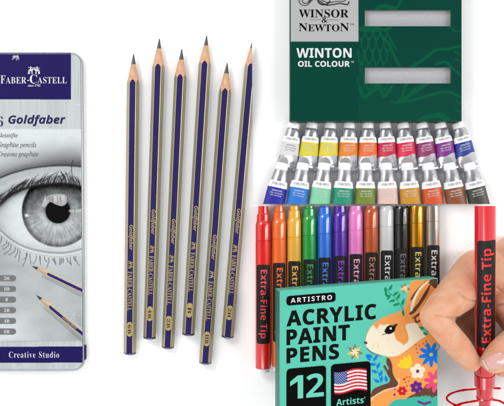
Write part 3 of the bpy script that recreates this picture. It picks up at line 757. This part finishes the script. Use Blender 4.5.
flower(401.6, 392.8, 6, 4.8, 1.8, c(214, 34, 44), c(240, 160, 170), 1.0, 0)
for a in (-170, -145, -118, -92): leaf(409, 368.5, a + 0, 13, 2.8, c(254, 216, 44))
Q.disc(405, 366, 6, 4, c(254, 216, 44), rot=.3)
for x, y in ((423, 345), (426, 342.5), (419, 347), (416, 350), (421, 350), (425, 347), (415.5, 346), (417, 354), (406, 379), (408, 383), (405, 384), (409, 379), (406.5, 388), (410, 387)): Q.disc(x, y, .8, .7, c(206, 30, 44))
for x, y, cc in ((393.8, 396.5, (104, 40, 140)), (394, 391, (246, 82, 128)), (403.5, 381, (206, 30, 44))): Q.disc(x, y, 1.2, 1.2, c(*cc))
# twigs
Q.stroke(sl([(384, 287), (389, 293), (396, 300), (403, 311)]), .6, GRN)
for x, y, a in ((384, 287, 75), (388, 291, -60), (390, 294, 120), (392, 296, -35), (395, 300, 160), (396, 300, -60), (399, 304, 165), (401, 306, -70), (384, 292, 60), (402, 310, 80)): leaf(x, y, a, 7.5, 1.4, GRN)
Q.stroke(sl([(370, 357), (375, 366), (378, 376), (380, 384)]), .6, BLU)
for x, y, a in ((372, 358, 200), (373, 362, -60), (375, 366, 190), (376, 370, -65), (377, 374, 200), (378, 378, -60), (379, 384, 210), (380, 384, -80), (386, 384, -100), (370, 362, 230)): leaf(x, y, a, 7.5, 1.6, BLU)
def sprig(x, y, s_):
    for i in range(7):
        a = -90 + i * 51
        leaf(x, y, a, s_, s_ * .2, c(244, 206, 90) if i % 2 else c(150, 110, 60)); leaf(x, y, a + 5, s_ * .6, s_ * .1, CRM)
sprig(354, 352.8, 8); sprig(404.5, 288.5, 5.5)
# pill, black panels, flag
kb = c(4, 4, 4)
sk = lambda pts: [(x, y - .0802 * (x - 279.7)) for x, y in pts]
Q.fill(sk(rrect(286.2, 335, 296.6, 306.4, 3.2)), kb); Q.fill(sk(rrect(286.2, 325.6, 369.4, 450, 4)), kb); Q.fill(sk(rrect(330, 369.8, 369.0, 450, 4)), kb)
fl = lambda u, v: (333 + 32.6 * u + .6 * v, 372.4 + 22 * v - 3.0 * u + 1.3 * math.sin(u * 6.6 + .3) )
for i in range(13):
    Q.fill([fl(a / 20, i / 13) for a in range(21)] + [fl(a / 20, (i + 1) / 13) for a in range(20, -1, -1)], c(206, 32, 52) if i % 2 == 0 else c(244, 240, 240))
Q.fill([fl(a / 20 * .4, 0) for a in range(21)] + [fl(a / 20 * .4, 7 / 13) for a in range(20, -1, -1)], c(32, 66, 140))
for i in range(9):
    for j in range(6 if i % 2 == 0 else 5):
        p = fl(.4 * (j + (.5 if i % 2 == 0 else 1)) / 6, 7 / 13 * (i + .6) / 9.2); Q.disc(p[0], p[1], .38, .38, (.7, .72, .78), .85)
# printing lies 0.12 above the card; the grid is laid out in the panel's own u, v
uu = fTL - org; eU = U / UW; eV = Vd / VH
def qfn(X, Y):
    u = X - 279.7; v = Y - 290.7 + .0802 * u
    return np.stack([uu[i] + eU[i] * u + eV[i] * v + N[i] * .12 for i in range(3)], -1)
Q.mesh('printed_front', qfn, carton, print_mat('pen_box_print', .5), lambda x, y: (y - 290.7 + .0802 * (x - 279.7) > .7) & (y - 290.7 + .0802 * (x - 279.7) < VH - .7) & (x < 437.4))
def ftext(gg, s, u0, u1, v0, v1, **kw): text(gg, s, u0, 0, u1, 1, fn=lambda x, y: tuple(face(x, v1 + (v0 - v1) * y, .26)), **kw)
g = G(); ftext(g, 'ACRYLIC', 6.6, 95.8, 20.8, 36.6, style=SANS, off=.018, space=1.08); ftext(g, 'PAINT', 6.6, 69.2, 39.6, 55.2, style=SANS, off=.018, space=1.08); ftext(g, 'PENS', 6.6, 58.6, 58.0, 73.6, style=SANS, off=.018, space=1.08)
build('black_lettering', g, mat('black_print', c(8, 8, 9), .5, spec=.1), carton, merge=False, smooth=False)
g = G(); ftext(g, 'ARTISTRO', 10.8, 51.5, 8.3, 13.2, style=SANS, space=1.3)
build('white_lettering', g, wp, carton, merge=False, smooth=False)
g = G(); poly(g, [(10.2, 96.5), (10.2, 92), (17.6, 86.4), (23.0, 86.4), (23.0, 109.6), (17.6, 109.6), (17.6, 92.4)], 0, lambda x, y: tuple(face(x, y, .26))); ftext(g, '2', 26.0, 43.4, 86.0, 109.6, style=SANS); ftext(g, "Artists'", 55.8, 84.6, 113.6, 120.5, style=SANS)
build('teal_lettering', g, mat('teal_print', c(104, 216, 190), .5), carton, merge=False, smooth=False)
# foam block carrying the raised side of the box
tw = Thing('foam_block', 'small white foam block under the raised left side of the teal box', 'block', Matrix.Translation(W(300, 430, 0)))
g = G(); zb = (face(20, 130, -TH) + org).z; zc_ = (face(50, 130, -TH) + org).z
g.add([(-8, -35, 0), (24, -35, 0), (24, 35, 0), (-8, 35, 0), (-8, -35, zb), (24, -35, zc_ - .3), (24, 35, zc_ - .3), (-8, 35, zb)], [(0, 3, 2, 1), (4, 5, 6, 7), (0, 1, 5, 4), (1, 2, 6, 5), (2, 3, 7, 6), (3, 0, 4, 7)])
part(tw, 'foam', g, mat('white_foam', (.8, .8, .8), .8, bump=(1, .3)), smooth=True, bevel=.8)

# ================================================================== RED PEN HELD UPRIGHT
pa, pb = W(485.2, 206, 84), W(484.6, 406, 13)
ax = (pa - pb).normalized(); side = Vector((1, 0, 0)); side = (side - ax * side.dot(ax)).normalized(); up_ = side.cross(ax)
MR = Matrix((side, ax, up_)).transposed().to_4x4()
tipp = pb - ax * (pb.z / ax.z) * .99
Mp = Matrix.Translation(tipp) @ MR
th = Thing('paint_pen', 'thick red paint pen held by the hand, drawing a scribble', 'pen', Mp, None, ((0, -3.0 * .91, 0), (0, 1, 0)))
def T(yimg):                        # distance along the axis whose picture height is yimg
    lo_, hi = -20.0, 400.0
    for _ in range(50):
        m_ = (lo_ + hi) / 2; p = tipp + ax * m_
        if CY - p.y / (1 - p.z / D) > yimg: lo_ = m_
        else: hi = m_
    return lo_
redp = mat('held_pen_red', c(226, 16, 40), .2, coat=.8, sss=.15)
redc = mat('held_pen_red_translucent', c(238, 14, 38), .2, coat=.6, sss=.12)
r = 9.75
g = G(); g.lathe([(T(190), r * 1.0), (T(340), r * 1.0), (T(372.6), r * .985), (T(373.2), r * .95)], 64)
bar = part(th, 'barrel', g, redc)
g = G(); g.lathe([(T(373.0), r * .95), (T(373.4), r * 1.03), (T(384.6), r * 1.03), (T(385.2), r * .97), (T(385.4), r * .86), (T(394), r * .82), (T(396), r * .78), (T(396.8), r * .86), (T(398), r * .84), (T(399), r * .62), (T(412), r * .54), (T(418), r * .34)], 64)
part(th, 'grip', g, redp, angle=25)
g = G(); g.lathe([(T(417), r * .2), (T(417) * .45, r * .16), (1.5, r * .12), (.2, r * .06)], 24)
part(th, 'nib', g, mat('nib_red', c(210, 20, 30), .6))
hw = r * .87; rl = r + .12; y0, y1, cr_ = T(343.2), T(237), 3.0
g = G(); rows = []
yy = sorted(set([y0, y1] + [y0 + cr_ * (1 - math.cos(a * PI / 12)) for a in range(7)] + [y1 - cr_ * (1 - math.cos(a * PI / 12)) for a in range(7)]))
for y_ in yy:
    e = min(y_ - y0, y1 - y_); ins = 0 if e >= cr_ else cr_ - math.sqrt(max(0, cr_ ** 2 - (cr_ - e) ** 2))
    h_ = hw - ins; rows.append([(h_ * (q / 10 - 1), y_, math.sqrt(rl * rl - (h_ * (q / 10 - 1)) ** 2)) for q in range(21)])
g.rings(rows, 0, False, False, closed=False)
lab = part(th, 'label', g, blk, parent=bar)
g = G(); rt = rl + .14
text(g, 'Extra-Fine Tip', -5.5, T(338.2), 6.6, T(244.6), 'up', SANS, 0, 0, lambda x, y: (x, y, math.sqrt(rt * rt - x * x)), slices=1.0)
part(th, 'lettering', g, mat('red_ink', c(250, 14, 20), .5), parent=lab, merge=False, smooth=False)

# ================================================================== SCRIBBLE
def ribbon(gg, pts, wd, z0=.06):
    n = len(pts); L_ = []; R_ = []
    for i, p in enumerate(pts):
        a, b = pts[max(0, i - 1)], pts[min(n - 1, i + 1)]; dx, dy = b[0] - a[0], b[1] - a[1]; q = math.hypot(dx, dy) or 1
        z = z0 + i * .0015; w_ = wd * (1 + .18 * math.sin(i * .9) * math.sin(i * .37)) / 2
        L_.append((p[0] - dy / q * w_, p[1] + dx / q * w_, z)); R_.append((p[0] + dy / q * w_, p[1] - dx / q * w_, z))
    gg.add(L_ + R_, [(i, i + 1, n + i + 1, n + i) for i in range(n - 1)])
sc_pts = sl([(500.6, 388.4), (488, 388.2), (474, 389.2), (462, 390.4), (452.5, 393), (447.2, 396.6), (447.6, 400.2), (453.5, 404.2), (464, 407.5), (480, 410), (498, 409.6), (506, 406), (500.5, 401.4), (493, 399.8), (484, 399.6), (474, 401.2), (464, 403), (456, 405.4), (450, 409), (449, 414), (458, 420), (476, 423), (486, 424), (488, 426)], 8)
g = G(); ribbon(g, [(x - CX, CY - y) for x, y in sc_pts], 1.9)
o = build('ink_scribble', g, mat('scribble_ink', c(244, 26, 14), .8, spec=.1), smooth=False)
props(o, label='looping red ink scribble drawn on the white sheet under the pen', category='drawing')

# ================================================================== HAND
def chain(bm_g, nodes):
    """tapered limb through (x, y, z, r) given in drawing coordinates"""
    P3 = [(W(x, y, z), r_) for x, y, z, r_ in nodes]
    for i, ((a, ra), (b, rb)) in enumerate(zip(P3[:-1], P3[1:])):
        d = (b - a); L = d.length; n = max(3, int(L / 1.6))
        for j in range(n + 1):
            t_ = j / n; p = a.lerp(b, t_); r_ = ra + (rb - ra) * (t_ * t_ * (3 - 2 * t_) * .5 + t_ * .5)
            ico(bm_g, p, r_)
def ico(gg, p, r_):
    gg.append((p, r_))
balls = []
chain(balls, [(560, 330, 34, 46), (520, 296, 22, 34), (500, 284, 18, 30)])
chain(balls, [(505, 282, 20, 27), (479, 275, 26, 25.5), (462, 289, 40, 20.5), (447, 303, 54, 17), (434.5, 316.2, 66, 14.0)])         # index, knuckle to middle joint
chain(balls, [(434.8, 316.4, 66, 14.0), (446, 332, 61, 12.4), (459, 347, 52, 12.4), (471.2, 362.0, 42, 9.6)])                      # index, to the tip
chain(balls, [(525, 275, 20, 32), (516, 258, 14, 24), (508, 262, 10, 22)])                                                  # middle knuckle behind the pen
chain(balls, [(540, 330, 62, 22), (524, 338, 58, 17.5), (508.5, 348.5, 54, 15.6), (501, 355, 51, 15.0), (494.3, 360.3, 48, 12.6)])         # thumb
chain(balls, [(508, 300, 12, 18), (484, 312, 8, 13), (466, 326, 12, 11.5), (472, 342, 18, 10), (484, 352, 14, 9)])                      # middle finger curled under the pen
chain(balls, [(536, 352, 30, 17), (516, 362, 24, 13), (503, 367, 20, 10)])                                              # ring finger
bm = bmesh.new()
for p, r_ in balls:
    bmesh.ops.create_icosphere(bm, subdivisions=3, radius=r_, matrix=Matrix.Translation(p))
me = bpy.data.meshes.new('hand_raw'); bm.to_mesh(me); bm.free()
ob = bpy.data.objects.new('hand_raw', me); COL.objects.link(ob)
md = ob.modifiers.new('r', 'REMESH'); md.mode = 'VOXEL'; md.voxel_size = 1.0
md = ob.modifiers.new('s', 'SMOOTH'); md.factor = .5; md.iterations = 5
bpy.context.view_layer.update()
hm = bpy.data.meshes.new_from_object(ob.evaluated_get(bpy.context.evaluated_depsgraph_get()))
bpy.data.objects.remove(ob)
nv = len(hm.vertices); co = np.empty(nv * 3, np.float32); hm.vertices.foreach_get('co', co); co = co.reshape(-1, 3)
no = np.empty(nv * 3, np.float32); hm.vertices.foreach_get('normal', no); no = no.reshape(-1, 3)
ixp = CX + co[:, 0] / (1 - co[:, 2] / D); iyp = CY - co[:, 1] / (1 - co[:, 2] / D)
def groove(pts, depth, wd):
    d = np.full(nv, 1e9)
    for (xa, ya), (xb, yb_) in zip(pts[:-1], pts[1:]):
        t_ = np.clip(((ixp - xa) * (xb - xa) + (iyp - ya) * (yb_ - ya)) / ((xb - xa) ** 2 + (yb_ - ya) ** 2), 0, 1)
        d = np.minimum(d, np.hypot(ixp - xa - t_ * (xb - xa), iyp - ya - t_ * (yb_ - ya)))
    return depth * np.exp(-(d / wd) ** 2) * (co[:, 2] > 12)
dz = groove(sl([(434, 315.5), (442, 316.6), (452, 318), (462, 318.5)]), 1.5, 1.2) + groove(sl([(459, 292), (464, 297), (468, 299.5), (475, 301)]), 1.5, 1.1) \
    + groove(sl([(497, 288), (503, 292), (512, 297)]), 1.6, 1.3) + groove(sl([(496, 305), (503, 304), (512, 301)]), 2.0, 1.2) \
    + groove(sl([(447, 341), (452, 337), (457, 331)]), .6, .7) + groove(sl([(450, 343.5), (455, 339.5), (460, 334)]), .5, .6) + groove(sl([(424, 308), (428, 312), (430, 317), (428, 323)]), .45, .6) + groove(sl([(428, 303), (433, 309), (436, 316)]), .4, .6) + groove(sl([(465, 357), (470, 352), (475, 349)]), .3, .8) + groove(sl([(456, 282), (462, 287), (465, 294)]), .4, .9)
co = co - no * dz[:, None]
hm.vertices.foreach_set('co', (co * S).reshape(-1).astype(np.float32)); hm.update()
for p in hm.polygons: p.use_smooth = True
skin = mat('skin', c(234, 188, 160), .42, sss=.75, bump=(.9, .8), spec=.35)
nt = skin.node_tree; b = nt.nodes['Principled BSDF']
tc = nt.nodes.new('ShaderNodeTexCoord'); n1 = nt.nodes.new('ShaderNodeTexNoise'); n1.inputs['Scale'].default_value = 1 / (14 * S); n1.inputs['Detail'].default_value = 5
rp = nt.nodes.new('ShaderNodeValToRGB'); rp.color_ramp.elements[0].position = .3; rp.color_ramp.elements[1].position = .7
rp.color_ramp.elements[0].color = (*c(240, 168, 130), 1); rp.color_ramp.elements[1].color = (*c(248, 200, 166), 1)
vo = nt.nodes.new('ShaderNodeTexVoronoi'); vo.feature = 'DISTANCE_TO_EDGE'; vo.inputs['Scale'].default_value = 1 / (1.5 * S)
nt.links.new(tc.outputs['Object'], vo.inputs['Vector'])
b2 = nt.nodes.new('ShaderNodeBump'); b2.inputs['Strength'].default_value = .3; b2.inputs['Distance'].default_value = .25 * S
old = b.inputs['Normal'].links[0].from_socket
nt.links.new(vo.outputs['Distance'], b2.inputs['Height']); nt.links.new(old, b2.inputs['Normal']); nt.links.new(b2.outputs['Normal'], b.inputs['Normal'])
nt.links.new(tc.outputs['Object'], n1.inputs['Vector']); nt.links.new(n1.outputs['Fac'], rp.inputs['Fac']); nt.links.new(rp.outputs['Color'], b.inputs['Base Color'])
hm.materials.clear(); hm.materials.append(skin); hm.name = 'person'
hand = bpy.data.objects.new('person', hm); COL.objects.link(hand)
props(hand, label='bare right hand pinching the thick red pen between index finger and thumb', category='hand')
bv = BVHTree.FromPolygons([tuple(v) for v in co], [tuple(p.vertices) for p in hm.polygons])
g = G(); rows = []; an = math.radians(30); cx_, cy_ = 495.0, 360.9
for i in range(9):
    row = []; rr_ = i / 8
    for j in range(40):
        a = 2 * PI * j / 40; ca_, sa_ = math.cos(a), math.sin(a); q = (abs(ca_) ** 3 + abs(sa_) ** 3) ** (-1 / 3) * max(rr_, .02)
        u_, v_ = 10.6 * q * ca_, 7.9 * q * sa_
        x_, y_ = cx_ + u_ * math.cos(an) - v_ * math.sin(an) * -1, cy_ - u_ * math.sin(an) + v_ * math.cos(an)
        w0 = W(x_, y_, 60); hit = bv.ray_cast(Vector((w0.x, w0.y, 200)), Vector((0, 0, -1)))
        zz = hit[0].z if hit[0] else 40
        row.append((w0.x, w0.y, zz + (.75 if rr_ < .97 else -.3)))
    rows.append(row)
g.rings(rows, 0, cap0=True, cap1=False)
gt = G(); rows2 = []
for i in range(4):
    row = []
    for j in range(15):
        a = PI - .62 + 1.24 * j / 14; ca_, sa_ = math.cos(a), math.sin(a); q = (abs(ca_) ** 3 + abs(sa_) ** 3) ** (-1 / 3) * (.86 + .05 * i)
        u_, v_ = 10.6 * q * ca_, 7.9 * q * sa_
        x_, y_ = cx_ + u_ * math.cos(an) + v_ * math.sin(an), cy_ - u_ * math.sin(an) + v_ * math.cos(an)
        w0 = W(x_, y_, 60); hit = bv.ray_cast(Vector((w0.x, w0.y, 200)), Vector((0, 0, -1)))
        row.append((w0.x, w0.y, (hit[0].z if hit[0] else 40) + .95))
    rows2.append(row)
gt.rings(rows2, 0, cap0=False, cap1=False, closed=False)
nail = build('thumbnail', g, mat('nail', c(240, 186, 180), .18, coat=.6, sss=.3), None, angle=80); nail.parent = hand
tipn = build('nail_edge', gt, mat('nail_edge', c(250, 226, 216), .25, coat=.5), nail)

# ================================================================== LIGHT, CAMERA
w = bpy.data.worlds.new('World'); scene.world = w; w.use_nodes = True
wt = w.node_tree; bg = wt.nodes['Background']
gc = wt.nodes.new('ShaderNodeTexCoord'); sp = wt.nodes.new('ShaderNodeSeparateXYZ'); rmp = wt.nodes.new('ShaderNodeValToRGB')   # invented surround: bright at the horizon, darkened overhead to keep reflections off flat faces
wt.links.new(gc.outputs['Generated'], sp.inputs[0]); wt.links.new(sp.outputs['Z'], rmp.inputs['Fac']); wt.links.new(rmp.outputs['Color'], bg.inputs['Color'])
rmp.color_ramp.elements[0].position = .0; rmp.color_ramp.elements[0].color = (1, 1, 1, 1)
rmp.color_ramp.elements[1].position = .93; rmp.color_ramp.elements[1].color = (.12, .12, .12, 1)
e_ = rmp.color_ramp.elements.new(.6); e_.color = (.9, .9, .9, 1)
bg.inputs['Strength'].default_value = 0.95
def lamp(name, loc, size, rad, sy=None):
    l = bpy.data.lights.new(name, 'AREA'); l.shape = 'RECTANGLE'; l.size = size * S; l.size_y = (sy or size) * S
    l.energy = rad * PI * l.size * l.size_y * 1.0
    o = bpy.data.objects.new(name, l); COL.objects.link(o); o.location = Vector(loc) * S
    d = (Vector((0, 0, 0)) - Vector(loc)); o.rotation_euler = d.to_track_quat('-Z', 'Y').to_euler()
    props(o, label=None)
lamp('softbox_key', (-720, 640, 950), 560, 6.2)
lamp('added_strip', (950, 100, 800), 300, 5.0, 1000)  # unseen lamp added to draw bright streaks along pens and metal
lamp('added_fill', (-150, -1050, 850), 700, 5.0, 350)  # unseen lamp added to lift the grey on the sheet under the hand
cam = bpy.data.cameras.new('camera'); co_ = bpy.data.objects.new('camera', cam); COL.objects.link(co_)
cam.sensor_fit = 'HORIZONTAL'; cam.angle = 2 * math.atan(252 / D); cam.clip_start = .01; cam.clip_end = 50
co_.location = (0, 0, D * S); scene.camera = co_
scene.view_settings.view_transform = 'Standard'; scene.view_settings.look = 'None'
scene.view_settings.exposure = 0.46; scene.view_settings.gamma = 1
